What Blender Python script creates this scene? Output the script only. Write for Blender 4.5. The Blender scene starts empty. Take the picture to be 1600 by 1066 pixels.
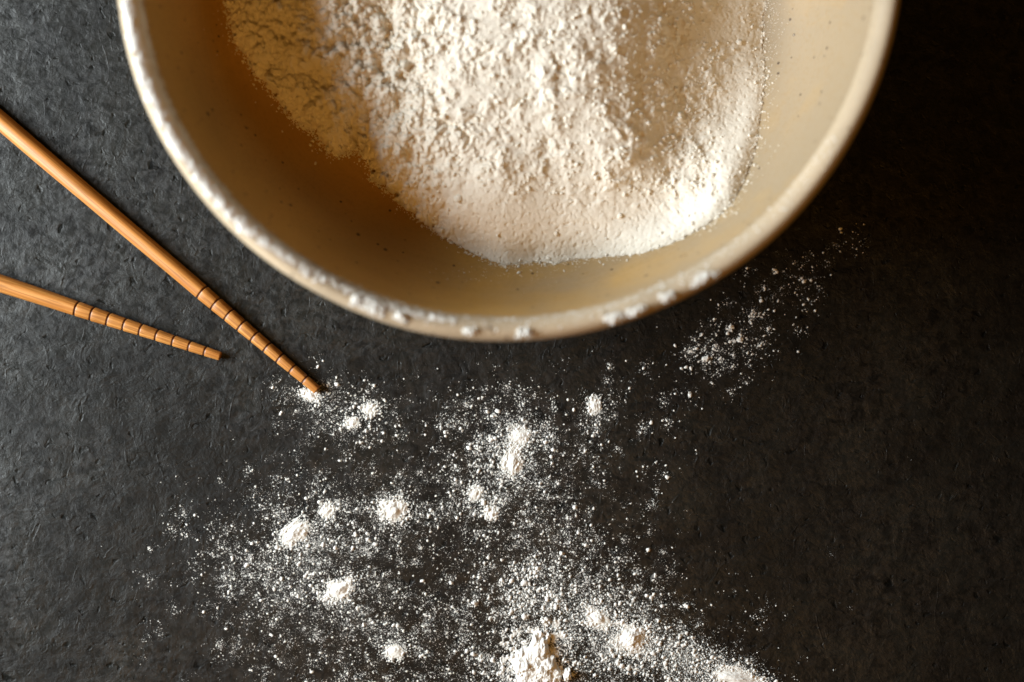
import bpy, math, random
import numpy as np
from mathutils import Vector, Matrix, noise as mn

rng = np.random.default_rng(11)
random.seed(5)
scene = bpy.context.scene
C = scene.collection

# ------------------------------------------------------------------ camera
CAM_H = 0.444                 # metres above the table
PX = 0.0002                   # metres on the table per pixel of the 1600 px wide photograph
cam_d = bpy.data.cameras.new('camera')
cam_d.lens = 50
cam_d.sensor_width = 36
cam_d.sensor_width = 1600 * PX / CAM_H * 50
cam_d.clip_start = 0.01
cam_d.clip_end = 10
cam_d.dof.use_dof = True
cam_d.dof.focus_distance = CAM_H - 0.008
cam_d.dof.aperture_fstop = 3.6
cam = bpy.data.objects.new('camera', cam_d)
cam.location = (0, 0, CAM_H)
C.objects.link(cam)
scene.camera = cam

# ------------------------------------------------------------------ light
world = bpy.data.worlds.new('World')
scene.world = world
world.use_nodes = True
bg = world.node_tree.nodes['Background']
bg.inputs['Color'].default_value = (1.0, 0.42, 0.05, 1)      # dim warm room
bg.inputs['Strength'].default_value = 0.052

LAMP_DIST, LAMP_ELEV, LAMP_AZ = 0.68, math.radians(24.5), math.radians(-3)
ld = bpy.data.lights.new('window_light', 'AREA')
ld.shape = 'RECTANGLE'
ld.size, ld.size_y = 0.50, 0.26
ld.energy = 13.2
ld.color = (0.91, 0.985, 1.01)
lamp = bpy.data.objects.new('window_light', ld)
aim = Vector((0.0, 0.03, 0.02))
lamp.location = aim + LAMP_DIST * Vector((-math.cos(LAMP_ELEV) * math.cos(LAMP_AZ),
                                          -math.cos(LAMP_ELEV) * math.sin(LAMP_AZ), math.sin(LAMP_ELEV)))
lamp.rotation_euler = (aim - lamp.location).to_track_quat('-Z', 'Y').to_euler()
C.objects.link(lamp)

# weak warm fill added high on the near side to brown the bowl's shade
rd = bpy.data.lights.new('warm_fill', 'AREA')
rd.shape = 'DISK'
rd.size = 0.20
rd.energy = 1.25
rd.color = (1.0, 0.47, 0.09)
fill = bpy.data.objects.new('warm_fill', rd)
fill.location = aim + 0.75 * Vector((-0.10, -0.50, 0.86)).normalized()
fill.rotation_euler = (aim - fill.location).to_track_quat('-Z', 'Y').to_euler()
C.objects.link(fill)

scene.view_settings.view_transform = 'Standard'
scene.view_settings.look = 'None'
scene.view_settings.exposure = 0.0
scene.view_settings.gamma = 1.0
scene.render.engine = 'CYCLES'
scene.cycles.max_bounces = 10
scene.cycles.diffuse_bounces = 8
scene.cycles.use_denoising = True


# ------------------------------------------------------------------ helpers
def px2w(px, py, z=0.0):
    """a pixel of the photograph to the point at height z seen there"""
    k = 1.0 - z / CAM_H
    return np.array([(px - 800.0) * PX * k, (533.0 - py) * PX * k])


def tag(o, label=None, cat=None, group=None, kind=None):
    if label: o['label'] = label
    if cat: o['category'] = cat
    if group: o['group'] = group
    if kind: o['kind'] = kind
    return o


def empty(name, loc=(0, 0, 0)):
    o = bpy.data.objects.new(name, None)
    o.empty_display_size = 0.01
    o.location = loc
    C.objects.link(o)
    return o


def link(name, me, mat=None, parent=None, loc=None):
    o = bpy.data.objects.new(name, me)
    if mat is not None and not me.materials:
        for m in (mat if isinstance(mat, (list, tuple)) else [mat]):
            me.materials.append(m)
    if loc is not None: o.location = loc
    if parent is not None: o.parent = parent
    C.objects.link(o)
    return o


def mesh(name, verts, faces, smooth=True):
    """verts (n,3) array, faces (m,k) array with k = 3 or 4"""
    verts = np.asarray(verts, np.float32)
    faces = np.asarray(faces, np.int32)
    me = bpy.data.meshes.new(name)
    m, k = faces.shape
    me.vertices.add(len(verts))
    me.vertices.foreach_set('co', verts.ravel())
    me.loops.add(m * k)
    me.loops.foreach_set('vertex_index', faces.ravel())
    me.polygons.add(m)
    me.polygons.foreach_set('loop_start', np.arange(0, m * k, k, dtype=np.int32))
    me.polygons.foreach_set('loop_total', np.full(m, k, np.int32))
    me.update(calc_edges=True)
    me.polygons.foreach_set('use_smooth', np.full(m, smooth, bool))
    me.validate()
    return me


def perlin(x, y, seed=0):
    r = np.random.default_rng(seed)
    perm = r.permutation(1024)
    ang = r.random(1024) * 2 * np.pi
    gx, gy = np.cos(ang), np.sin(ang)
    xi, yi = np.floor(x).astype(int), np.floor(y).astype(int)
    xf, yf = x - xi, y - yi
    u = xf ** 3 * (xf * (xf * 6 - 15) + 10)
    v = yf ** 3 * (yf * (yf * 6 - 15) + 10)

    def g(ix, iy, dx, dy):
        h = perm[(perm[ix & 1023] + iy) & 1023]
        return gx[h] * dx + gy[h] * dy
    a = g(xi, yi, xf, yf) * (1 - u) + g(xi + 1, yi, xf - 1, yf) * u
    b = g(xi, yi + 1, xf, yf - 1) * (1 - u) + g(xi + 1, yi + 1, xf - 1, yf - 1) * u
    return (a * (1 - v) + b * v) * 1.5


def fbm(x, y, seed=0, octaves=4, gain=0.5):
    s, a = 0, 1
    for i in range(octaves):
        s = s + a * perlin(x * 2 ** i, y * 2 ** i, seed + i)
        a *= gain
    return s


def worley(x, y, seed=0):
    """distance to the nearest and the second nearest cell point"""
    r = np.random.default_rng(seed)
    perm = r.permutation(1024)
    jx, jy = r.random(1024), r.random(1024)
    xi, yi = np.floor(x).astype(int), np.floor(y).astype(int)
    d1 = np.full(x.shape, 9.0)
    d2 = np.full(x.shape, 9.0)
    val = np.zeros(x.shape)
    rv = r.random(1024)
    for oy in (-1, 0, 1):
        for ox in (-1, 0, 1):
            h = perm[(perm[(xi + ox) & 1023] + yi + oy) & 1023]
            d = np.hypot(xi + ox + jx[h] - x, yi + oy + jy[h] - y)
            d2 = np.minimum(np.maximum(d, d1), d2)
            val = np.where(d < d1, rv[h], val)
            d1 = np.minimum(d, d1)
    return d1, d2, val


# ------------------------------------------------------------------ materials
def new_mat(name):
    m = bpy.data.materials.new(name)
    m.use_nodes = True
    nt = m.node_tree
    return m, nt, nt.nodes['Principled BSDF']


def N(nt, typ, **kw):
    n = nt.nodes.new(typ)
    for k, v in kw.items():
        if k in n.inputs.keys():
            n.inputs[k].default_value = v
        else:
            setattr(n, k, v)
    return n


def ramp(nt, src, stops, interp='LINEAR'):
    r = nt.nodes.new('ShaderNodeValToRGB')
    r.color_ramp.interpolation = interp
    el = r.color_ramp.elements
    while len(el) < len(stops): el.new(0.5)
    for e, (p, c) in zip(el, stops):
        e.position = p
        e.color = (*c, 1) if isinstance(c, (tuple, list)) else (c, c, c, 1)
    nt.links.new(src, r.inputs['Fac'])
    return r.outputs['Color']


def math_(nt, op, a, b=None):
    n = nt.nodes.new('ShaderNodeMath')
    n.operation = op
    for i, v in enumerate((a, b)):
        if v is None: continue
        if isinstance(v, (int, float)): n.inputs[i].default_value = v
        else: nt.links.new(v, n.inputs[i])
    return n.outputs[0]


def mix(nt, fac, a, b, blend='MIX'):
    n = nt.nodes.new('ShaderNodeMix')
    n.data_type = 'RGBA'
    n.blend_type = blend
    for i, v in ((0, fac), (6, a), (7, b)):
        if isinstance(v, (int, float)): n.inputs[i].default_value = v
        elif isinstance(v, tuple): n.inputs[i].default_value = (*v, 1)
        else: nt.links.new(v, n.inputs[i])
    return n.outputs[2]


def objco(nt, scale=(1, 1, 1)):
    tc = nt.nodes.new('ShaderNodeTexCoord')
    mp = nt.nodes.new('ShaderNodeMapping')
    mp.inputs['Scale'].default_value = scale
    nt.links.new(tc.outputs['Object'], mp.inputs['Vector'])
    return mp.outputs['Vector']


def noise_(nt, co, scale, detail=4, rough=0.55, dist=0.0):
    n = N(nt, 'ShaderNodeTexNoise', Scale=scale, Detail=detail, Roughness=rough, Distortion=dist)
    nt.links.new(co, n.inputs['Vector'])
    return n.outputs['Fac']


def bump(nt, h, strength, dist, prev=None):
    b = N(nt, 'ShaderNodeBump', Strength=strength, Distance=dist)
    nt.links.new(h, b.inputs['Height'])
    if prev is not None: nt.links.new(prev, b.inputs['Normal'])
    return b.outputs['Normal']


def mat_slate():
    m, nt, p = new_mat('dark_slate')
    co = objco(nt)
    big = noise_(nt, co, 13, 7, 0.68, 0.4)
    midn = noise_(nt, co, 70, 6, 0.68, 0.5)
    fine = noise_(nt, co, 330, 4, 0.65, 0.8)
    col = mix(nt, ramp(nt, big, [(0.30, 0.0), (0.72, 1.0)]), (0.0030, 0.0033, 0.0030), (0.0120, 0.0125, 0.0108))
    col = mix(nt, ramp(nt, midn, [(0.42, 0.0), (0.58, 1.0)]), (0.0022, 0.0025, 0.0023), col)
    nt.links.new(col, p.inputs['Base Color'])
    rg = ramp(nt, midn, [(0.28, 0.56), (0.72, 0.36)])
    nt.links.new(rg, p.inputs['Roughness'])
    sp = mix(nt, ramp(nt, fine, [(0.40, 0.0), (0.56, 1.0)]), (0.17, 0.17, 0.17), (0.50, 0.50, 0.50))
    sp = mix(nt, ramp(nt, big, [(0.36, 0.85), (0.66, 0.0)]), sp, (0.2, 0.2, 0.2))
    # crinkled relief: a few thin raised hairs, pits and fine grain
    hair = noise_(nt, objco(nt, (1, 0.5, 1)), 95, 2, 0.5, 1.2)
    hair = math_(nt, 'ABSOLUTE', math_(nt, 'SUBTRACT', hair, 0.5))
    hair = ramp(nt, hair, [(0.0, 1.0), (0.028, 0.0)], 'EASE')
    hmask = ramp(nt, noise_(nt, co, 130, 2, 0.5), [(0.54, 0.0), (0.66, 1.0)])
    hair = mix(nt, hmask, (0, 0, 0), hair)
    pits = ramp(nt, noise_(nt, co, 300, 2, 0.5, 0.5), [(0.25, 0.0), (0.36, 1.0)])
    sp = mix(nt, pits, (0.05, 0.05, 0.05), sp)
    nt.links.new(sp, p.inputs['Specular IOR Level'])
    n1 = bump(nt, noise_(nt, co, 45, 4, 0.55, 0.6), 0.34, 0.0012)
    n2 = bump(nt, noise_(nt, co, 170, 7, 0.70, 0.35), 0.60, 0.0008, n1)
    n2 = bump(nt, noise_(nt, co, 620, 4, 0.65, 0.4), 0.35, 0.0003, n2)
    n3 = bump(nt, pits, 0.6, 0.0003, n2)
    n4 = bump(nt, hair, 0.30, 0.00025, n3)
    nt.links.new(n4, p.inputs['Normal'])
    return m


def mat_glaze(name, base, lit_side=False):
    m, nt, p = new_mat(name)
    co = objco(nt)
    cloud = noise_(nt, co, 22, 4, 0.55, 0.3)
    col = mix(nt, ramp(nt, cloud, [(0.3, 0.0), (0.7, 1.0)]), tuple(c * 0.80 for c in base), tuple(min(1, c * 1.12) for c in base))
    if lit_side:
        # greyer tone of the lit wall painted in, plus cloudy flour dust
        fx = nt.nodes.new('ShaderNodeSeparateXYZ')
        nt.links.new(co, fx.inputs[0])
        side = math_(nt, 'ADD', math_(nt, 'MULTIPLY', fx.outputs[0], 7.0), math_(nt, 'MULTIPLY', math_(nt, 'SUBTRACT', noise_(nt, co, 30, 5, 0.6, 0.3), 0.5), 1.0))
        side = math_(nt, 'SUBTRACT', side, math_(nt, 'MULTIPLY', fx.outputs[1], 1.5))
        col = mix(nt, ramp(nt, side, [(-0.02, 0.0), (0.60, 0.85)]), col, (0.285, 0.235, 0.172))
    grain = noise_(nt, co, 900, 2, 0.5)
    col = mix(nt, ramp(nt, grain, [(0.30, 0.22), (0.5, 0.0)]), col, tuple(c * 0.55 for c in base))
    # iron speckles of the stoneware
    for sc, rad, keep in ((120, 0.085, 0.15), (260, 0.12, 0.35)):
        v = N(nt, 'ShaderNodeTexVoronoi', Scale=sc)
        nt.links.new(co, v.inputs['Vector'])
        wob = math_(nt, 'ADD', v.outputs['Distance'], math_(nt, 'MULTIPLY', noise_(nt, co, 1500, 2), 0.06))
        dot = ramp(nt, wob, [(rad, 1.0), (rad + 0.05, 0.0)])
        sel = N(nt, 'ShaderNodeSeparateColor')
        nt.links.new(v.outputs['Color'], sel.inputs[0])
        pick = ramp(nt, sel.outputs[0], [(keep, 0.0), (keep + 0.3, 0.85)])
        col = mix(nt, mix(nt, 1.0, dot, pick, 'MULTIPLY'), col, (0.045, 0.022, 0.010))
    nt.links.new(col, p.inputs['Base Color'])
    p.inputs['Roughness'].default_value = 0.5
    p.inputs['Specular IOR Level'].default_value = 0.28
    # throwing rings and orange-peel
    sx = N(nt, 'ShaderNodeSeparateXYZ')
    nt.links.new(co, sx.inputs[0])
    rings = N(nt, 'ShaderNodeTexNoise', Scale=1.0, Detail=2.0)
    cz = N(nt, 'ShaderNodeCombineXYZ')
    nt.links.new(math_(nt, 'MULTIPLY', sx.outputs[2], 420.0), cz.inputs[2])
    nt.links.new(cz.outputs[0], rings.inputs['Vector'])
    n1 = bump(nt, rings.outputs['Fac'], 0.45, 0.0009)
    n2 = bump(nt, noise_(nt, co, 420, 3, 0.5), 0.18, 0.0003, n1)
    nt.links.new(n2, p.inputs['Normal'])
    return m


def mat_flour(name, base, bump_s=0.35, scale=2600):
    m, nt, p = new_mat(name)
    co = objco(nt)
    v = noise_(nt, co, 160, 4, 0.6)
    col = mix(nt, ramp(nt, v, [(0.3, 0.0), (0.7, 1.0)]), tuple(c * 0.95 for c in base), base)
    nt.links.new(col, p.inputs['Base Color'])
    p.inputs['Roughness'].default_value = 0.95
    p.inputs['Specular IOR Level'].default_value = 0.1
    n1 = bump(nt, noise_(nt, co, scale, 3, 0.6), bump_s, 0.0003)
    nt.links.new(n1, p.inputs['Normal'])
    return m


def mat_bamboo(name, base, dark):
    m, nt, p = new_mat(name)
    co = objco(nt, (14, 520, 520))         # the stick runs along its own x axis
    g1 = noise_(nt, co, 2.0, 3, 0.6, 0.2)
    g2 = noise_(nt, objco(nt, (45, 1500, 1500)), 1.5, 2, 0.5)
    blot = noise_(nt, objco(nt, (60, 90, 90)), 1.0, 3, 0.5)
    col = mix(nt, ramp(nt, g1, [(0.33, 0.0), (0.66, 1.0)]), dark, base)
    col = mix(nt, ramp(nt, g2, [(0.38, 0.75), (0.54, 0.0)]), col, tuple(c * 0.6 for c in dark))
    col = mix(nt, ramp(nt, blot, [(0.35, 0.30), (0.6, 0.0)]), col, dark)
    nt.links.new(col, p.inputs['Base Color'])
    p.inputs['Roughness'].default_value = 0.42
    p.inputs['Specular IOR Level'].default_value = 0.5
    n1 = bump(nt, g2, 0.22, 0.0002)
    nt.links.new(n1, p.inputs['Normal'])
    return m


M_SLATE = mat_slate()
M_GLAZE = mat_glaze('oatmeal_glaze', (0.49, 0.285, 0.068), lit_side=True)
M_LIP = mat_glaze('oatmeal_glaze_lip', (0.45, 0.36, 0.25))
M_FLOUR = mat_flour('cream_flour', (0.81, 0.765, 0.675))
M_DUST = mat_flour('white_flour', (0.80, 0.80, 0.77), 0.3, 3500)
M_BAMBOO = mat_bamboo('lacquered_bamboo', (0.57, 0.265, 0.068), (0.40, 0.15, 0.028))
M_BURNT, _nt, _p = new_mat('dark_groove')
_p.inputs['Base Color'].default_value = (0.12, 0.036, 0.010, 1)
_p.inputs['Roughness'].default_value = 0.5

# ------------------------------------------------------------------ table
T = 1.2
g = np.linspace(-T, T, 49)
gx, gy = np.meshgrid(g, g)
idx = np.arange(49 * 49).reshape(49, 49)
quads = np.stack([idx[:-1, :-1], idx[:-1, 1:], idx[1:, 1:], idx[1:, :-1]], -1).reshape(-1, 4)
top = link('table_surface', mesh('table_surface', np.stack([gx, gy, 0 * gx], -1).reshape(-1, 3), quads), M_SLATE)
tag(top, 'dark charcoal stone table surface with crinkled relief under the bowl', kind='structure')

# ------------------------------------------------------------------ bowl
RIM_Z = 0.065
BC = px2w(795, -85, RIM_Z)                    # centre of the bowl on the table
R_OUT = 620 * PX * (1 - RIM_Z / CAM_H)        # outer radius of the rim


def catmull(pts, n):
    p = np.array(pts, float)
    p = np.vstack([2 * p[0] - p[1], p, 2 * p[-1] - p[-2]])
    out = []
    for i in range(1, len(p) - 2):
        t = np.linspace(0, 1, n, endpoint=False)[:, None]
        a, b, c, d = p[i - 1:i + 3]
        out.append(0.5 * (2 * b + (c - a) * t + (2 * a - 5 * b + 4 * c - d) * t ** 2 + (3 * b - a - 3 * c + d) * t ** 3))
    out.append(p[-2][None])
    return np.vstack(out)


mm = 0.001
inner = [(0, 6.0), (25, 6.2), (45, 7.2), (60, 9.8), (72, 14.6), (82, 21.3), (89, 29.0), (94.3, 39.0), (97.6, 50.5), (99.3, 60.6)]
lip = [(99.3, 60.6), (100.3, 62.9), (101.9, 64.5), (103.6, 65.0), (105.0, 64.2), (105.8, 62.4), (105.6, 60.3)]
outer = [(105.6, 60.3), (104.2, 54.5), (100.5, 44), (94.5, 32), (85, 20), (72, 11.5), (58, 6.8), (47, 4.2), (45.5, 1.0), (44.5, 0.0),
         (40, 0.0), (39, 1.2), (37.5, 3.0), (20, 3.2), (0, 3.2)]
k_ = R_OUT / 0.1058
inner_c = catmull(inner, 8) * mm * [k_, 1]
lip_c = catmull(lip, 6) * mm * [k_, 1]
outer_c = catmull(outer, 6) * mm * [k_, 1]


def inner_z(r):
    return np.interp(r, inner_c[:, 0], inner_c[:, 1])


def wob(th, z):
    """hand-thrown unevenness, growing towards the rim"""
    a = np.clip(z / RIM_Z, 0, 1) ** 1.5
    return 1 + a * (0.0035 * np.sin(2 * th + 0.7) + 0.002 * np.sin(3 * th + 2.1) + 0.0012 * np.sin(7 * th + 1.0) + 0.0006 * np.sin(13 * th))


def lathe(prof, seg=288):
    th = np.linspace(0, 2 * np.pi, seg, endpoint=False)
    r, z = prof[:, 0][:, None], prof[:, 1][:, None]
    r = np.maximum(r, 1e-5) * wob(th[None], z)
    z = z + 0.0005 * np.sin(2 * th + 0.4)[None] * np.clip(z / RIM_Z, 0, 1) ** 3
    v = np.stack([r * np.cos(th), r * np.sin(th), z], -1)
    n = len(prof)
    i = np.arange(n * seg).reshape(n, seg)
    j = np.roll(i, -1, 1)
    f = np.stack([i[:-1], j[:-1], j[1:], i[1:]], -1).reshape(-1, 4)
    return v.reshape(-1, 3), f[:, ::-1]


bowl = tag(empty('bowl', (BC[0], BC[1], 0)), 'large oatmeal glazed stoneware bowl with speckled inside holding flour', 'bowl')
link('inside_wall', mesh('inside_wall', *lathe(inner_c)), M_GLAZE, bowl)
link('rim', mesh('rim', *lathe(lip_c)), M_LIP, bowl)
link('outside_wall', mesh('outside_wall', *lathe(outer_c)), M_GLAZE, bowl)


def on_bowl(px, py):
    """the point of the bowl's inside seen at a pixel"""
    zs = np.linspace(0.0645, 0.006, 1200)
    k = 1 - zs / CAM_H
    x, y = (px - 800) * PX * k - BC[0], (533 - py) * PX * k - BC[1]
    hit = np.nonzero(zs <= inner_z(np.hypot(x, y)))[0]
    i = hit[0] if len(hit) else len(zs) - 1
    return np.array([x[i] + BC[0], y[i] + BC[1], zs[i]])


# ------------------------------------------------------------------ flour in the bowl
edge_px = [(352, -20), (353, 10), (358, 35), (368, 66), (384, 95), (402, 120), (425, 148), (448, 176), (466, 194), (478, 200), (484, 196), (490, 207), (500, 222), (514, 238),
           (527, 243), (540, 240), (553, 237), (560, 228), (566, 236), (568, 248), (578, 262), (582, 280), (596, 292), (612, 304), (628, 322), (655, 345),
           (690, 370), (730, 393), (765, 408), (790, 416), (815, 412), (840, 410), (865, 413), (900, 407), (950, 402),
           (1000, 398), (1050, 382), (1090, 362), (1120, 342), (1145, 318), (1163, 285), (1178, 245), (1187, 200), (1192, 160),
           (1197, 120), (1193, 80), (1192, 40), (1196, 0), (1196, -80), (1165, -200), (1090, -320), (980, -410), (800, -460),
           (630, -430), (480, -340), (390, -200), (358, -90)]
edge_w = np.array([on_bowl(*p) for p in edge_px])
#EDGEPRINT
# control heights: (px, py, z in mm)
ctrl = [(450, 60, 29), (430, 0, 30), (540, 150, 27.5), (520, 205, 25), (600, 235, 26), (600, 100, 29.5), (590, 10, 31), (650, 60, 34), (645, 150, 31.5), (700, 110, 36.5), (700, 20, 37.5), (800, 30, 38.5),
        (900, 50, 38), (940, 110, 36.5), (690, 175, 34.5), (760, 205, 34), (650, 265, 27), (720, 320, 27.5), (850, 250, 32), (780, 270, 33), (860, 350, 27),
        (980, 240, 32.5), (1000, 330, 28), (990, 40, 34.5), (1000, 130, 31.5), (1065, 110, 25.5), (1085, 30, 25), (1120, 120, 22.5), (1040, 210, 27.5), (1110, 250, 28),
        (1080, 310, 30), (1040, 345, 29), (1150, 80, 20.5), (1150, 170, 22.5), (1140, 0, 20.5), (800, -150, 40), (1030, -150, 31), (560, -150, 36), (800, -320, 36), (1000, -300, 32), (600, -300, 34), (440, -120, 32.5)]
cp = []
for px, py, z in ctrl:
    w = px2w(px, py, z * mm)
    cp.append((w[0], w[1], z * mm))
for e in edge_w[::3]:
    cp.append((e[0], e[1], e[2] + 0.002))
cp = np.array(cp)


def tps_fit(P, reg=1e-4):
    n = len(P)
    S = 20.0
    X = P[:, :2] * S
    d = np.hypot(X[:, None, 0] - X[None, :, 0], X[:, None, 1] - X[None, :, 1])
    K = np.where(d > 0, d * d * np.log(d + 1e-12), 0) + reg * np.eye(n)
    A = np.zeros((n + 3, n + 3))
    Q = np.c_[np.ones(n), X]
    A[:n, :n], A[:n, n:], A[n:, :n] = K, Q, Q.T
    sol = np.linalg.solve(A, np.r_[P[:, 2], 0, 0, 0])

    def ev(x, y):
        out = sol[n] + sol[n + 1] * x * S + sol[n + 2] * y * S
        for i in range(n):
            d = np.hypot(x * S - X[i, 0], y * S - X[i, 1])
            out = out + sol[i] * d * d * np.log(d + 1e-12)
        return out
    return ev


H_macro = tps_fit(cp, 5e-3)

# signed distance to the outline (positive inside)
poly = []
for a, b in zip(edge_w, np.roll(edge_w, -1, 0)):
    for t in np.linspace(0, 1, 3, endpoint=False):
        poly.append(a * (1 - t) + b * t)
poly = np.array(poly)
poly_z = poly[:, 2]
poly = poly[:, :2]


def sdist(x, y):
    d = np.full(x.shape, 9.0)
    zn = np.zeros(x.shape)
    ins = np.zeros(x.shape, bool)
    for (ax, ay), (bx, by), za, zb in zip(poly, np.roll(poly, -1, 0), poly_z, np.roll(poly_z, -1)):
        ex, ey = bx - ax, by - ay
        t = np.clip(((x - ax) * ex + (y - ay) * ey) / (ex * ex + ey * ey + 1e-18), 0, 1)
        dd = np.hypot(x - ax - t * ex, y - ay - t * ey)
        zn = np.where(dd < d, za + (zb - za) * t, zn)
        d = np.minimum(d, dd)
        c = (ay > y) != (by > y)
        ins ^= c & (x < (bx - ax) * (y - ay) / (by - ay + 1e-18) + ax)
    return np.where(ins, d, -d), zn


STEP = 0.00024
xs = np.arange(edge_w[:, 0].min() - 0.002, edge_w[:, 0].max() + 0.002, STEP)
ys = np.arange(edge_w[:, 1].min() - 0.002, 0.150, STEP)
X, Y = np.meshgrid(xs, ys)
d, z_edge = sdist(X, Y)


def box(a_, r_):
    for ax_ in (0, 1):
        p_ = np.pad(a_, [(r_ + 1, r_) if i_ == ax_ else (0, 0) for i_ in (0, 1)], mode='edge').cumsum(ax_)
        n_ = a_.shape[ax_]
        a_ = (np.take(p_, range(2 * r_ + 1, 2 * r_ + 1 + n_), ax_) - np.take(p_, range(0, n_), ax_)) / (2 * r_ + 1)
    return a_


z_edge = box(box(z_edge, 9), 9)
hm = H_macro(X, Y)
# where the flour is rough and where it is sifted smooth (photo pixels of each point)
PXx, PXy = X / PX / (1 - hm / CAM_H) + 800, 533 - Y / PX / (1 - hm / CAM_H)


def sstep(a, b, t):
    t = np.clip((t - a) / (b - a), 0, 1)
    return t * t * (3 - 2 * t)


smooth_zone = np.maximum(sstep(255, 330, PXy - 0.12 * (PXx - 760)) * sstep(640, 760, PXx), sstep(1100, 1150, PXx) * 0.85)
rough = 1 - 0.80 * smooth_zone
left = 1 - sstep(600, 760, PXx)
wn = np.exp(-(np.maximum(d, 0) / 0.0045) ** 2) * (1 - left)
hm = hm * (1 - wn) + (z_edge + 0.0001) * wn
u, v = X * 1000, Y * 1000                     # millimetres
wx = fbm(u / 5, v / 5, 31, 3) * 1.3
wy = fbm(u / 5, v / 5, 41, 3) * 1.3
b2 = np.abs(perlin((u + wx) / 3.1, (v + wy) / 3.1, 2))
msk = sstep(-0.1, 0.35, fbm(u / 9, v / 9, 60, 3))
def dome(dist, val, thr, R=0.60):
    return np.sqrt(np.clip(1 - (dist / R) ** 2, 0, 1)) * sstep(thr, 1.0, val)


ux, vx = u + wx * 0.45, v + wy * 0.45
p1, p2, pc = worley(ux / 5.0, vx / 4.2, 13)          # slabs
w1, w2, c1 = worley(ux / 2.6, vx / 2.6, 7)           # clumps
w3, w4, c2 = worley(ux / 1.35, vx / 1.35, 9)
q1, q2, qc = worley(u / 0.75, v / 0.75, 17)          # grains
rl = rough * (0.50 + 1.15 * left) * (0.45 + 0.65 * sstep(-0.45, 0.35, fbm(u / 13, v / 13, 140, 3)) + 0.35 * left)
det = (1.15 * fbm(ux / 8.0, vx / 8.0, 1, 5, 0.55) + 0.42 * (pc - .5) * sstep(0, 0.07, p2 - p1) * (1 - 0.6 * left)
       + 0.62 * dome(w1, c1, 0.45) + 0.42 * dome(w3, c2, 0.35) + 0.15 * dome(q1, qc, 0.2)
       - 0.34 * np.exp(-((w2 - w1) / 0.06) ** 2) * sstep(0.25, 0.6, fbm(u / 5, v / 5, 88, 2)) * (1 - 0.7 * left)
       - 0.55 * dome(w3, 1 - c2, 0.86) * (1 - 0.7 * left)) * rl


def chain(pts):
    '''distance to a line of photo pixels on the flour'''
    w = [px2w(a_, b_, 0.033) for a_, b_ in pts]
    dd = np.full(X.shape, 9.0)
    for (ax, ay), (bx, by) in zip(w[:-1], w[1:]):
        ex, ey = bx - ax, by - ay
        t = np.clip(((X - ax) * ex + (Y - ay) * ey) / (ex * ex + ey * ey), 0, 1)
        dd = np.minimum(dd, np.hypot(X - ax - t * ex, Y - ay - t * ey))
    return dd * 1000


wig = 0.35 * fbm(u / 1.2, v / 1.2, 121, 2)
for pts, dep, wid in ((((562, 246), (569, 218), (567, 190), (574, 168)), 2.0, 0.75), (((640, -10), (652, 18), (650, 44), (660, 58)), 1.3, 0.6),
                      (((688, 188), (706, 196), (722, 204), (734, 216), (728, 230)), 1.1, 0.45), (((742, 98), (757, 90), (768, 84)), 0.9, 0.45),
                      (((612, 56), (620, 40), (634, 52)), 0.8, 0.4), (((866, 92), (872, 112)), 0.8, 0.4), (((920, 140), (936, 142)), 0.6, 0.4),
                      (((800, 172), (812, 160), (824, 152)), 0.8, 0.4)):
    det = det - dep * np.exp(-((chain(pts) + wig) / wid) ** 2)
det = det + 0.25 * fbm(u / 16, v / 16, 50, 2) * rough + 1.1 * left * fbm((u + wx) / 7, (v + wy) / 7, 51, 3) + 0.9 * left * dome(p1, pc, 0.25)
det = det + 0.09 * (1 - rough) * fbm(u / 2.2, v / 2.2, 99, 3) + 0.10 * (1 - rough) * (qc - .5) - 0.25 * (1 - rough) * sstep(0.42, 0.6, fbm(u / 1.3, v / 1.3, 101, 2))
z = np.maximum(hm, inner_z(np.hypot(X - BC[0], Y - BC[1])) + 0.0022 * sstep(0, 0.005, d)) + det * mm
# the break of slabs in the shaded flank, seen as a small notch and step
# edge profile: crumbly and steep on the left, feathered on the right
jag = (fbm(u / 3.0, v / 3.0, 20, 4, 0.7) * 1.1 + (b2 - .3) * 1.2 + 0.8 * dome(w1, c1, .3) + 0.6 * dome(w3, c2, .2) - 0.7) * mm * (0.30 + 0.9 * left) + fbm(u / 0.9, v / 0.9, 25, 2) * 0.00022
dj = d + jag * 0.75
rise = (0.20 + 1.4 * left) * np.sqrt(np.maximum(dj, 0) * mm * 5) + dj * (0.12 + 0.9 * left) + 75 * np.maximum(dj, 0) ** 2
rr = np.hypot(X - BC[0], Y - BC[1])
bz = inner_z(rr)
zt = np.where(dj > 0, np.maximum(z_edge + 0.00015 * (1 - left), bz) + rise, bz + dj * 2)
kk = 0.0012
hmix = np.clip(0.5 + 0.5 * (z - zt) / kk, 0, 1)
zf = z * (1 - hmix) + zt * hmix - kk * hmix * (1 - hmix)
zf = np.maximum(zf + np.where(dj > 0, det * mm * (0.55 + 0.4 * left) * hmix * sstep(0, 0.002, dj), 0), np.where(dj > 0, bz + 0.0001 + 0.00045 * sstep(0, 0.0009, dj), -1))
keep = dj > -0.0006
ny, nx = X.shape
ii = np.arange(nx * ny).reshape(ny, nx)
kf = keep[:-1, :-1] & keep[:-1, 1:] & keep[1:, 1:] & keep[1:, :-1]
quads = np.stack([ii[:-1, :-1], ii[:-1, 1:], ii[1:, 1:], ii[1:, :-1]], -1)[kf]
used = np.unique(quads)
remap = np.full(nx * ny, -1)
remap[used] = np.arange(len(used))
V = np.stack([X, Y, zf], -1).reshape(-1, 3)[used]
flour_o = np.array([BC[0], BC[1], 0.007])
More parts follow.
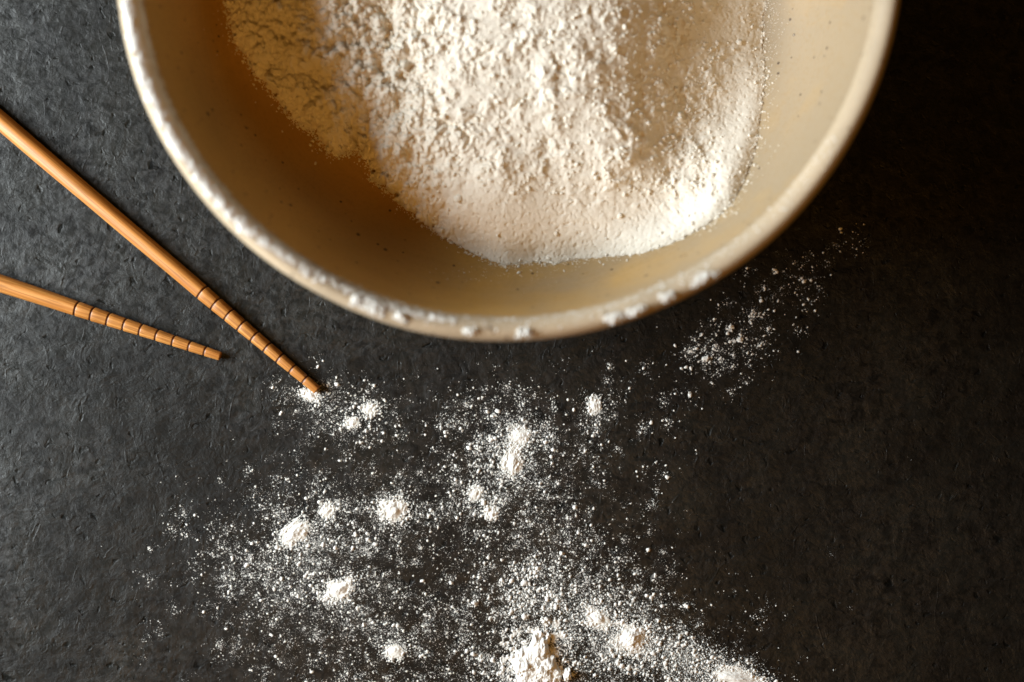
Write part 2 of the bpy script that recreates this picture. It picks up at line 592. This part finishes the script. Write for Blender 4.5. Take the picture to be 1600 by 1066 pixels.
heap = tag(empty('flour_heap', flour_o), 'heap of cream white flour with clumpy broken surface filling the bowl', 'flour')
link('flour_mass', mesh('flour_mass', V - flour_o, remap[quads]), M_FLOUR, heap)

# ------------------------------------------------------------------ many small grains in one mesh
ICO_V = None


def ico():
    t = (1 + 5 ** 0.5) / 2
    v = np.array([(-1, t, 0), (1, t, 0), (-1, -t, 0), (1, -t, 0), (0, -1, t), (0, 1, t), (0, -1, -t), (0, 1, -t), (t, 0, -1), (t, 0, 1), (-t, 0, -1), (-t, 0, 1)], float)
    v /= np.linalg.norm(v[0])
    f = np.array([(0, 11, 5), (0, 5, 1), (0, 1, 7), (0, 7, 10), (0, 10, 11), (1, 5, 9), (5, 11, 4), (11, 10, 2), (10, 7, 6), (7, 1, 8),
                  (3, 9, 4), (3, 4, 2), (3, 2, 6), (3, 6, 8), (3, 8, 9), (4, 9, 5), (2, 4, 11), (6, 2, 10), (8, 6, 7), (9, 8, 1)])
    return v, f


OCT = (np.array([(1, 0, 0), (-1, 0, 0), (0, 1, 0), (0, -1, 0), (0, 0, 1), (0, 0, -1)], float),
       np.array([(0, 2, 4), (2, 1, 4), (1, 3, 4), (3, 0, 4), (2, 0, 5), (1, 2, 5), (3, 1, 5), (0, 3, 5)]))


def subdiv(v, f):
    v = list(map(tuple, v)); cache = {}; out = []

    def mid(a, b):
        k = (min(a, b), max(a, b))
        if k not in cache:
            q = np.array(v[a]) + np.array(v[b])
            v.append(tuple(q / np.linalg.norm(q))); cache[k] = len(v) - 1
        return cache[k]
    for a, b, c in f:
        x, y, w = mid(a, b), mid(b, c), mid(c, a)
        out += [(a, x, w), (b, y, x), (c, w, y), (x, y, w)]
    return np.array(v), np.array(out)


def grains(pos, rad, base, flat=0.7, jit=0.28, stretch=0.35):
    """pos (n,3), rad (n,): irregular grains as verts, faces"""
    bv, bf = base
    n, k = len(pos), len(bv)
    v = np.repeat(bv[None], n, 0) * (1 + rng.normal(0, jit, (n, k, 1)).clip(-.5, .6))
    v *= 1 + rng.uniform(-stretch, stretch, (n, 1, 3))
    a = rng.uniform(0, 2 * np.pi, n)
    c, s = np.cos(a)[:, None], np.sin(a)[:, None]
    x, y = v[..., 0] * c - v[..., 1] * s, v[..., 0] * s + v[..., 1] * c
    v = np.stack([x, y, v[..., 2] * flat], -1) * rad[:, None, None] + pos[:, None]
    f = (bf[None] + (np.arange(n) * k)[:, None, None]).reshape(-1, 3)
    return v.reshape(-1, 3), f


def join(parts):
    vs, fs, o = [], [], 0
    for v, f in parts:
        vs.append(v); fs.append(f + o); o += len(v)
    return np.vstack(vs), np.vstack(fs)


ICO = ico()
ICO2 = subdiv(*ICO)

# crumbs lying on the heap
n = 34000
cx = rng.uniform(xs[0], xs[-1], n); cy = rng.uniform(ys[0], 0.135, n)
gi = ((cy - ys[0]) / STEP).astype(int).clip(0, ny - 1); gj = ((cx - xs[0]) / STEP).astype(int).clip(0, nx - 1)
pr = rough[gi, gj] ** 2 * (0.30 + 0.50 * msk[gi, gj] + 0.6 * left[gi, gj])
ok = (dj[gi, gj] > 0.0008) & (rng.random(n) < pr)
cx, cy, cz = cx[ok], cy[ok], zf[gi, gj][ok]
cr_ = 0.00016 * (1 + rng.pareto(2.8, len(cx))).clip(1, 4.2) * (1 + 0.5 * left[gi, gj][ok])
# bigger knobs on the crumbly shaded flank
nk_ = 2600
kx = rng.uniform(xs[0], xs[-1], nk_); ky = rng.uniform(ys[0], 0.135, nk_)
gi = ((ky - ys[0]) / STEP).astype(int).clip(0, ny - 1); gj = ((kx - xs[0]) / STEP).astype(int).clip(0, nx - 1)
ok = (dj[gi, gj] > 0.0001) & (rng.random(nk_) < left[gi, gj] * 0.9)
kr = 0.00036 * (1 + rng.pareto(2.6, ok.sum())).clip(1, 3.2)
cx = np.r_[cx, kx[ok]]; cy = np.r_[cy, ky[ok]]; cz = np.r_[cz, zf[gi, gj][ok]]; cr_ = np.r_[cr_, kr]
# and rolled off onto the glaze along its edge
ne = 3200
pe = poly[rng.integers(0, len(poly), ne)] + rng.normal(0, 1, (ne, 2)) * rng.choice([0.0006, 0.0012, 0.003], ne, p=[.70, .24, .06])[:, None]
re_ = np.hypot(pe[:, 0] - BC[0], pe[:, 1] - BC[1])
gi = ((pe[:, 1] - ys[0]) / STEP).astype(int).clip(0, ny - 1); gj = ((pe[:, 0] - xs[0]) / STEP).astype(int).clip(0, nx - 1)
ez = np.where(dj[gi, gj] > 0, zf[gi, gj], inner_z(re_))
ok = (pe[:, 1] < 0.115) & (ez < 0.05)
cx = np.r_[cx, pe[ok, 0]]; cy = np.r_[cy, pe[ok, 1]]; cz = np.r_[cz, ez[ok]]
cr_ = np.r_[cr_, 0.00013 * (1 + rng.pareto(2.8, ok.sum())).clip(1, 3.5)]
bigc = cr_ > 0.0005
P3 = np.stack([cx, cy, cz + cr_ * 0.15], -1) - flour_o
cv = join([grains(P3[~bigc], cr_[~bigc], ICO, 0.8), grains(P3[bigc], cr_[bigc], ICO2, 0.7, 0.16)])
tag(link('crumbs', mesh('crumbs', *cv), M_FLOUR, heap), kind='stuff')

# ------------------------------------------------------------------ chopsticks
def stick(name, tip_px, far_px, groove_px, r_tip, r_mid, r_far, label):
    """bamboo chopstick from its tip along +x of its own frame; grooves at the pixels given"""
    tip = px2w(*tip_px, 0.003); far = px2w(*far_px, 0.003)
    dirv = (far - tip) / np.linalg.norm(far - tip)
    L = 0.235
    gs = [float(np.dot(px2w(*g, 0.003) - tip, dirv)) for g in groove_px]
    last = max(gs)

    def rad(x):
        return np.interp(x, [0, last, 0.11, L], [r_tip, r_mid, r_far, r_far * 1.12])
    root = empty(name)
    tag(root, label, 'chopstick', 'bamboo chopsticks beside the bowl')
    ang = math.atan2(dirv[1], dirv[0])
    slope = math.atan2(rad(np.array(L)) - rad(np.array(0.0)), L)
    root.location = (tip[0], tip[1], float(r_tip) + 0.0001)
    root.rotation_euler = (0, -slope, ang)
    seg = 40
    th = np.linspace(0, 2 * np.pi, seg, endpoint=False)
    sq = 1.0 / (np.abs(np.cos(th + .4)) ** 2.6 + np.abs(np.sin(th + .4)) ** 2.6) ** (1 / 2.6)     # softly squared section

    def tube(prof, cap):
        x = np.array([p[0] for p in prof]); r = np.array([p[1] for p in prof]); mi = [p[2] for p in prof]
        wv = 1 + 0.012 * np.sin(3 * th[None] + x[:, None] * 180)
        rr_ = r[:, None] * sq[None] * wv
        v = np.stack([np.repeat(x[:, None], seg, 1), rr_ * np.cos(th), rr_ * np.sin(th)], -1).reshape(-1, 3)
        i = np.arange(len(x) * seg).reshape(len(x), seg); j = np.roll(i, -1, 1)
        f = np.stack([i[:-1], i[1:], j[1:], j[:-1]], -1).reshape(-1, 4)[:, ::-1]
        fm = np.repeat([mi[k] for k in range(len(x) - 1)], seg)
        me = mesh(name, v, f)
        me.materials.append(M_BAMBOO); me.materials.append(M_BURNT)
        me.polygons.foreach_set('material_index', fm.astype(np.int32))
        return me
    # grooved tip
    gw = 0.00034
    prof = [(0.00025, 1e-5, 0), (0.0002, r_tip * 0.55, 0), (0.0, r_tip * 0.86, 0), (0.00015, r_tip * 0.96, 0), (0.0004, r_tip, 0)]
    for gx_ in sorted(gs)[:-1] + [last]:
        r0 = float(rad(np.array(gx_)))
        # small step: the segment nearer the handle starts slightly fuller than the one before it ends
        prof += [(gx_ - 0.0022, float(rad(np.array(gx_ - 0.0022))), 0), (gx_ - gw * 1.6, r0 * 1.012, 0), (gx_ - gw, r0 * 0.985, 1), (gx_ - gw * .45, r0 * 0.86, 1), (gx_ + gw * .25, r0 * 0.86, 1),
                 (gx_ + gw * .8, r0 * 0.985, 0), (gx_ + gw * 1.5, r0 * 1.0, 0)]
    link('grooved_tip', tube(prof, True), None, root)
    x0 = last + gw * 1.5
    prof = [(x0, float(rad(np.array(last))), 0)] + [(x, float(rad(np.array(x))), 0) for x in np.linspace(x0 + 0.003, L, 30)]
    prof += [(L + 0.0004, prof[-1][1] * 0.9, 0), (L + 0.0006, 1e-5, 0)]
    link('shaft', tube(prof, True), None, root)
    return root


g_up = [(314, 457), (335, 475), (355, 492.5), (375.5, 509), (396, 526), (415.5, 543), (435, 560.5), (455, 577), (475, 593.5)]
g_lo = [(118, 483), (142.5, 490), (168, 498.5), (193, 507), (218, 516), (243, 524.5), (269, 533), (294, 541.5), (318.5, 549.5)]
stick('chopstick', (495, 610), (100, 274), g_up, 0.00135, 0.0023, 0.0026, 'bamboo chopstick nearest the bowl, its ringed tip touching a pinch of flour')
stick('chopstick', (343, 557), (0, 443), g_lo, 0.0013, 0.0022, 0.0031, 'bamboo chopstick farther from the bowl, its ringed tip on bare slate')

# ------------------------------------------------------------------ spilt flour on the table
# clusters: px, py, sigma along, sigma across, turn in degrees, number, size factor
CL = [(488, 622, 26, 11, -10, 160, 0.8), (560, 640, 32, 22, 0, 260, 1.1), (535, 690, 50, 35, 0, 220, 0.8), (500, 640, 45, 25, 0, 160, 0.7),
      (800, 665, 55, 38, 0, 850, 1.0), (790, 735, 52, 45, 0, 1150, 1.05), (770, 790, 60, 25, 0, 520, 0.9), (850, 750, 75, 60, 0, 420, 0.8), (930, 645, 28, 26, 60, 190, 0.9),
      (1125, 545, 55, 24, 35, 330, 1.2), (1200, 480, 60, 26, 40, 190, 1.0), (1250, 440, 40, 35, 0, 50, 1.1), (1080, 600, 70, 40, 20, 90, 0.9), (1020, 700, 60, 55, 0, 45, 1.0),
      (455, 850, 75, 38, 10, 1150, 0.9), (510, 810, 55, 40, 0, 620, 0.9), (615, 805, 40, 32, 0, 480, 0.8), (530, 915, 80, 42, 0, 1150, 0.85), (400, 905, 50, 45, 0, 420, 0.8),
      (600, 1000, 110, 50, 0, 900, 0.8), (470, 990, 70, 50, 0, 350, 0.7), (690, 950, 100, 60, 0, 650, 0.9), (690, 840, 120, 80, 0, 230, 0.8),
      (820, 1000, 70, 60, 90, 1700, 1.1), (835, 930, 28, 35, 0, 330, 1.25), (930, 970, 60, 42, -25, 1700, 1.0), (1000, 1010, 75, 38, -20, 2100, 1.0), (1120, 1060, 60, 24, -22, 1500, 0.9),
      (960, 900, 75, 35, -15, 380, 0.9), (880, 860, 90, 50, 0, 420, 0.8), (330, 790, 50, 40, 0, 60, 0.9), (300, 860, 30, 40, 0, 40, 1.0), (430, 770, 25, 20, 0, 90, 0.9),
      (760, 850, 220, 130, 0, 260, 0.8), (640, 700, 90, 50, 0, 120, 0.8), (230, 1000, 15, 10, 0, 8, 0.8), (900, 1110, 160, 40, 0, 2200, 1.0), (600, 1090, 150, 30, 0, 700, 0.8),
      (1040, 740, 22, 8, 0, 20, 1.0)]
pos, rad = [], []
for px, py, sa, sb, ang, cnt, sf in CL:
    cnt = int(cnt * 1.05)
    # every cluster breaks into little knots, as sifted flour does
    nk = max(3, cnt // 14)
    a = math.radians(ang)
    kx, ky = rng.normal(0, sa, nk), rng.normal(0, sb, nk)
    ks = rng.uniform(2, 12, nk)
    who = rng.integers(0, nk, cnt)
    lx = kx[who] + rng.normal(0, 1, cnt) * ks[who]
    ly = ky[who] + rng.normal(0, 1, cnt) * ks[who]
    loose = rng.random(cnt) < 0.22
    lx = np.where(loose, rng.normal(0, sa * 1.15, cnt), lx); ly = np.where(loose, rng.normal(0, sb * 1.15, cnt), ly)
    qx = px + lx * math.cos(a) + ly * math.sin(a)
    qy = py - lx * math.sin(a) + ly * math.cos(a)
    r = 0.000142 * sf * (1 + rng.pareto(3.2, cnt)).clip(1, 4.2) * rng.uniform(0.6, 1.15, cnt)
    pos.append(np.stack([(qx - 800) * PX, (533 - qy) * PX], -1)); rad.append(r)
pos = np.vstack(pos); rad = np.hstack(rad)
free = np.hypot(pos[:, 0] - BC[0], pos[:, 1] - BC[1]) > 0.088
pos, rad = pos[free], rad[free]
P3 = np.c_[pos, rad * 0.35]
big = rad > 0.00030
# fine dust around the grains
m_ = 125000
src = rng.integers(0, len(pos), m_)
fp = pos[src] + rng.normal(0, 1, (m_, 2)) * rng.choice([0.0006, 0.0018, 0.004], m_, p=[.62, .30, .08])[:, None]
fr = rng.uniform(0.00003, 0.000075, m_)
ok = np.hypot(fp[:, 0] - BC[0], fp[:, 1] - BC[1]) > 0.088
fp, fr = fp[ok], fr[ok]
spill = join([grains(P3[~big], rad[~big], ICO, 0.7), grains(P3[big], rad[big], ICO2, 0.5, 0.18), grains(np.c_[fp, fr * 0.4], fr, OCT, 0.7)])
sp = link('flour_specks', mesh('flour_specks', *spill), M_DUST)
tag(sp, 'scattered white flour specks dusted over the dark table below the bowl', 'flour', kind='stuff')

# ------------------------------------------------------------------ small soft piles among the specks
def pile(px, py, rx, ry, ang, h, seed, label, name='flour_pile', cat='flour pile', group='little flour piles on the table', mat=None, knobs=0.0):
    n = 72 if not knobs else 130
    g = np.linspace(-1.35, 1.35, n)
    x, y = np.meshgrid(g, g)
    nz = fbm(x * 1.3 + seed * 7, y * 1.3, 200 + seed, 4, 0.55)
    rr = np.hypot(x, y) * (1 + 0.42 * nz)
    hh = np.exp(-2.4 * rr ** 2) * (1 + 0.22 * fbm(x * 2.2, y * 2.2 + seed, 300 + seed, 3, 0.5)) - 0.13 + 0.05 * fbm(x * 8, y * 8, 400 + seed, 3) + 0.09 * np.abs(fbm(x * 5, y * 5, 450 + seed, 3)) * (rr < 1.1)
    if knobs:
        k1, k2, kc = worley(x * 3.0 + 0.4 * nz, y * 3.0, 600 + seed)
        m1, m2, mc = worley(x * 6.5, y * 6.5 + 0.3 * nz, 620 + seed)
        hh = np.sqrt(np.clip(1 - (rr * 1.02) ** 2, 0, 1)) * (0.86 + 0.14 * kc) + (rr < 0.97) * (0.26 * dome(k1, kc, 0.1, 0.7) + 0.12 * dome(m1, mc, 0.0, 0.75) - 0.1) + 0.10 * fbm(x * 4, y * 4, 660, 4, 0.6) - 0.03
    zz = hh * h
    keep = hh > -0.02
    i = np.arange(n * n).reshape(n, n)
    kf = keep[:-1, :-1] & keep[:-1, 1:] & keep[1:, 1:] & keep[1:, :-1]
    q = np.stack([i[:-1, :-1], i[:-1, 1:], i[1:, 1:], i[1:, :-1]], -1)[kf]
    us = np.unique(q); rm = np.full(n * n, -1); rm[us] = np.arange(len(us))
    a = math.radians(ang)
    X_, Y_ = x * rx * PX, y * ry * PX
    v = np.stack([X_ * math.cos(a) - Y_ * math.sin(a), X_ * math.sin(a) + Y_ * math.cos(a), np.maximum(zz, -0.0001) + 0.00003], -1).reshape(-1, 3)[us]
    # grains heaped over its foot so that it frays into the dust
    cnt = int(9 * (rx + ry)) + 40
    t = rng.uniform(0, 2 * np.pi, cnt); ra = 0.7 + np.abs(rng.normal(0, 0.45, cnt))
    gx_, gy_ = ra * np.cos(t) * rx * PX, ra * np.sin(t) * ry * PX
    gp = np.stack([gx_ * math.cos(a) - gy_ * math.sin(a), gx_ * math.sin(a) + gy_ * math.cos(a), np.exp(-2.4 * ra ** 2) * h * 0.8 + 0.00005], -1)
    gr = 0.00013 * (1 + rng.pareto(3, cnt)).clip(1, 3.5)
    tri = np.vstack([rm[q][:, [0, 1, 2]], rm[q][:, [0, 2, 3]]])
    V_, F_ = join([(v, tri), grains(gp, gr, ICO, 0.75)])
    o = link(name, mesh(name, V_, F_), mat or M_DUST, None, (*px2w(px, py), 0))
    tag(o, label, cat, group)
    return o


piles = [(461, 832, 28, 15, 35, 1.5, 'wedge shaped white flour pile at the left, pointing down towards the left edge'),
         (512, 798, 10, 10, 0, 0.8, 'tiny round flour pile just right of the wedge shaped pile'),
         (616, 797, 21, 20, 0, 1.6, 'round flour pile alone in the middle with a bare dark patch under its right side'),
         (530, 922, 24, 16, 30, 1.4, 'slanting oval flour pile below the wedge shaped one'),
         (616, 1018, 12, 15, 90, 0.9, 'small faint flour pile near the lower edge, under the slanting oval pile'),
         (801, 722, 14, 22, -10, 1.3, 'bright flour pile at the centre of the densest dust below the bowl'),
         (812, 682, 17, 14, 20, 0.9, 'small ragged flour pile directly above the bright centre pile'),
         (768, 803, 9, 9, 0, 0.8, 'tiny flour pile at the bottom of the centre dust patch'),
         (743, 770, 9, 11, 0, 0.7, 'tiny flour pile at the lower left of the centre dust patch'),
         (985, 998, 26, 24, 0, 2.2, 'large cleft flour pile right of the creamy lump at the bottom'),
         (934, 966, 20, 13, -35, 1.3, 'flour pile between the round crumb and the large cleft pile'),
         (1152, 1060, 44, 15, -12, 1.8, 'wide low flour pile at the lower right end of the spill'),
         (485, 618, 14, 8, -20, 0.9, 'pinch of flour under the tip of the nearer chopstick'),
         (551, 661, 9, 8, 0, 0.7, 'tiny flour pile right of the nearer chopstick tip'),
         (577, 640, 11, 9, 30, 0.7, 'small flour pile in the patch right of the chopstick tip, uppermost there'),
         (929, 634, 9, 12, 0, 0.8, 'tiny flour pile at the upper right of the spill, under the bowl rim')]
for i, (px, py, rx, ry, an, h, lab) in enumerate(piles):
    pile(px, py, rx, ry, an, h * 0.8 * mm, i, lab)


# crumbly lumps: many grains pressed together
def lump(name, loc, rx, ry, rz, label, cat, group, mat, cnt, rg, rot=0.0):
    k = rng.random(cnt) ** 0.55
    t = rng.uniform(0, 2 * np.pi, cnt)
    wv = 1 + 0.22 * np.sin(2 * t + rng.uniform(0, 6)) + 0.15 * np.sin(3 * t + rng.uniform(0, 6)) + 0.1 * np.sin(5 * t + rng.uniform(0, 6))
    x, y = k * np.cos(t) * rx * wv, k * np.sin(t) * ry * wv
    c_, s_ = math.cos(rot), math.sin(rot)
    h = np.sqrt(np.clip(1 - k ** 2, 0, 1)) * rz * rng.uniform(0.35, 1.0, cnt)
    r = rg * rng.uniform(0.45, 1.25, cnt) * (1.15 - 0.5 * k)
    p = np.stack([x * c_ - y * s_, x * s_ + y * c_, h], -1)
    b2_ = subdiv(*ICO2)
    V_, F_ = join([grains(p, r, b2_, 0.72, 0.10, 0.3)])
    o = link(name, mesh(name, V_, F_), mat, None, loc)
    tag(o, label, cat, group)
    return o


pile(838, 1042, 38, 50, 8, 0.0029, 40, 'crumbly creamy flour lump at the bottom edge, the tallest on the table', 'flour_lump', 'flour lump', None, M_DUST, 1.0)
for px, py, rr_, lab in ((852, 969, 0.0013, 'small round flour crumb standing just above the crumbly creamy lump'),
                         (741, 943, 0.0009, 'lone angular flour crumb on dark slate, left of the bottom dust'),
                         (1102, 560, 0.0012, 'largest flour crumb of the spray under the right of the bowl'),
                         (1156, 531, 0.0010, 'angular flour crumb at the right of the spray under the bowl'),
                         (1142, 512, 0.0009, 'flour crumb uppermost of the big ones in the spray under the bowl'),
                         (1078, 617, 0.0007, 'small flour crumb on its own below the spray under the bowl')):
    lump('flour_lump', (*px2w(px, py), 0.0001), rr_, rr_ * random.uniform(0.75, 1.25), rr_ * 0.55, lab, 'flour lump', None, M_DUST, 26, rr_ * 0.36, random.uniform(0, 3))


# ------------------------------------------------------------------ flour on the rim
def rim_at(px, py, z=RIM_Z - 0.001):
    w = px2w(px, py, z)
    return np.array([w[0], w[1], z])


rim_clumps = [(581, 480, 3.0, 1.9, -25, 'biggest flour clump on the bowl rim, at the lower left'),
              (557, 470, 1.3, 1.2, 0, 'flour crumb on the rim just left of the biggest clump'),
              (626, 495, 1.4, 1.2, 0, 'flour crumb on the rim just right of the biggest clump'),
              (735, 517, 1.5, 0.9, -5, 'pair of faint crumbs on the rim, left of its lowest point'),
              (818, 521, 1.6, 1.3, 0, 'flour crumb on the lowest point of the rim'),
              (957, 497, 2.4, 1.3, 20, 'long flour clump on the rim at the lower right'),
              (990, 488, 2.6, 1.1, 20, 'low streak of flour on the rim, right of the long clump'),
              (1041, 465, 1.6, 1.3, 20, 'single round flour clump on the rim at the lower right'),
              (1098, 435, 2.9, 1.6, 30, 'rightmost flour clump on the rim')]
for i, (px, py, ra, rb, an, lab) in enumerate(rim_clumps):
    w = rim_at(px, py)
    rel = w[:2] - BC
    th = math.atan2(rel[1], rel[0])
    rr0 = np.hypot(*rel)
    zz = float(np.interp(rr0, np.r_[inner_c[:, 0], lip_c[1:22, 0]], np.r_[inner_c[:, 1], lip_c[1:22, 1]]))
    lump('flour_clump', (w[0], w[1], zz + 0.00005), ra * mm * 1.2, rb * mm * 1.15, 0.0008, lab, 'flour clump', 'flour clumps on the bowl rim', M_DUST, int(30 + 18 * ra), 0.00042, math.radians(an))

# flour wiped along the inner edge of the rim, thick on the left
lp = np.vstack([inner_c[-10:], lip_c[1:]])
cum = np.r_[0, np.cumsum(np.hypot(*np.diff(lp, axis=0).T))]


def on_lip(th, s):
    r = np.interp(s, cum, lp[:, 0]); z = np.interp(s, cum, lp[:, 1])
    r = r * wob(th, z)
    z = z + 0.0005 * np.sin(2 * th + 0.4)
    return np.stack([BC[0] + r * np.cos(th), BC[1] + r * np.sin(th), z], -1)


s_lip = cum[9]                                   # where the inside turns into the lip
nt_, ns_ = 1500, 40
thg = np.radians(np.linspace(140, 262, nt_))
sg = np.linspace(s_lip - 0.0005, s_lip + 0.0085, ns_)
TH, SG = np.meshgrid(thg, sg)
arc = TH * 103.0                                 # millimetres along the rim
sm = (SG - s_lip) * 1000
amt = np.clip((np.radians(243) - TH) / np.radians(22), 0, 1) + 0.25 * (TH > np.radians(225))
cover = 1.3 - np.abs(sm - 3.8) / 2.5 + 0.55 * fbm(arc / 2.6, sm / 2.6, 510, 4, .6) + 0.25 * fbm(arc / 11, sm * 0, 520, 2)
cover = cover * 1.0 - (1 - np.clip(amt, 0, 1)) * 1.25
hgt = np.sqrt(np.clip(cover, 0, 1.4)) * 0.42 * mm * (1 + 0.35 * fbm(arc / 2.0, sm / 2.0, 530, 3)) - 0.00003
rr_ = np.interp(SG, cum, lp[:, 0]); zz_ = np.interp(SG, cum, lp[:, 1])
dr = np.gradient(np.interp(sg, cum, lp[:, 0]), sg); dz = np.gradient(np.interp(sg, cum, lp[:, 1]), sg)
ln = np.hypot(dr, dz)
nr_, nz_ = (-dz / ln)[:, None], (dr / ln)[:, None]
rr_ = rr_ * wob(TH, zz_) + nr_ * hgt
zz_ = zz_ + 0.0005 * np.sin(2 * TH + 0.4) + nz_ * hgt
vv = np.stack([BC[0] + rr_ * np.cos(TH), BC[1] + rr_ * np.sin(TH), zz_], -1).reshape(-1, 3)
kp = cover > 0.0
i4 = np.arange(nt_ * ns_).reshape(ns_, nt_)
kf = kp[:-1, :-1] & kp[:-1, 1:] & kp[1:, 1:] & kp[1:, :-1]
q4 = np.stack([i4[:-1, :-1], i4[1:, :-1], i4[1:, 1:], i4[:-1, 1:]], -1)[kf]
us = np.unique(q4); rm4 = np.full(nt_ * ns_, -1); rm4[us] = np.arange(len(us))
crust = (vv[us], np.vstack([rm4[q4][:, [0, 1, 2]], rm4[q4][:, [0, 2, 3]]]))
n1 = 7000
th = np.radians(rng.uniform(150, 240, n1))
s = s_lip + 0.0029 + rng.normal(0, 0.0014, n1)
r1 = 0.00011 * (1 + rng.pareto(3, n1)).clip(1, 3.0)
p1 = on_lip(th, s)
n2 = 700
th2 = np.radians(rng.uniform(232, 330, n2)); s2 = s_lip + 0.0028 + rng.normal(0, 0.0016, n2)
r2 = 0.00012 * (1 + rng.pareto(3, n2)).clip(1, 3.0)
p2 = on_lip(th2, s2)
rim_dust = join([crust, grains(p1, r1, ICO, 0.9), grains(p2, r2, ICO, 0.8)])
o = link('rim_flour', mesh('rim_flour', *rim_dust), M_DUST)
tag(o, 'white flour caked along the inner edge of the bowl rim, thickest on the left', 'flour', kind='stuff')

# flour grains stuck to the inside of the bowl around the heap
pts, rs = [], []
for px, py, sx_, sy_, cnt in ((1205, 30, 10, 35, 160), (1203, 110, 8, 50, 140), (800, 428, 60, 9, 150), (860, 432, 50, 10, 60), (492, 232, 4, 8, 10), (605, 306, 12, 8, 8), (1150, 340, 40, 22, 60), (980, 412, 80, 8, 60)):
    for _ in range(cnt):
        pts.append(on_bowl(px + random.gauss(0, sx_), py + random.gauss(0, sy_))); rs.append(random.choice((0.00006, 0.00008, 0.00011, 0.00016)))
pts += [on_bowl(490, 222), on_bowl(488, 236), on_bowl(494, 219), on_bowl(597, 302)]
rs += [0.00035, 0.0004, 0.0003, 0.0003]
gr = grains(np.array(pts), np.array(rs), ICO, 0.8)
o = link('bowl_flour_grains', mesh('bowl_flour_grains', *gr), M_FLOUR)
tag(o, 'loose flour grains clinging to the inside of the bowl around the heap', 'flour', kind='stuff')
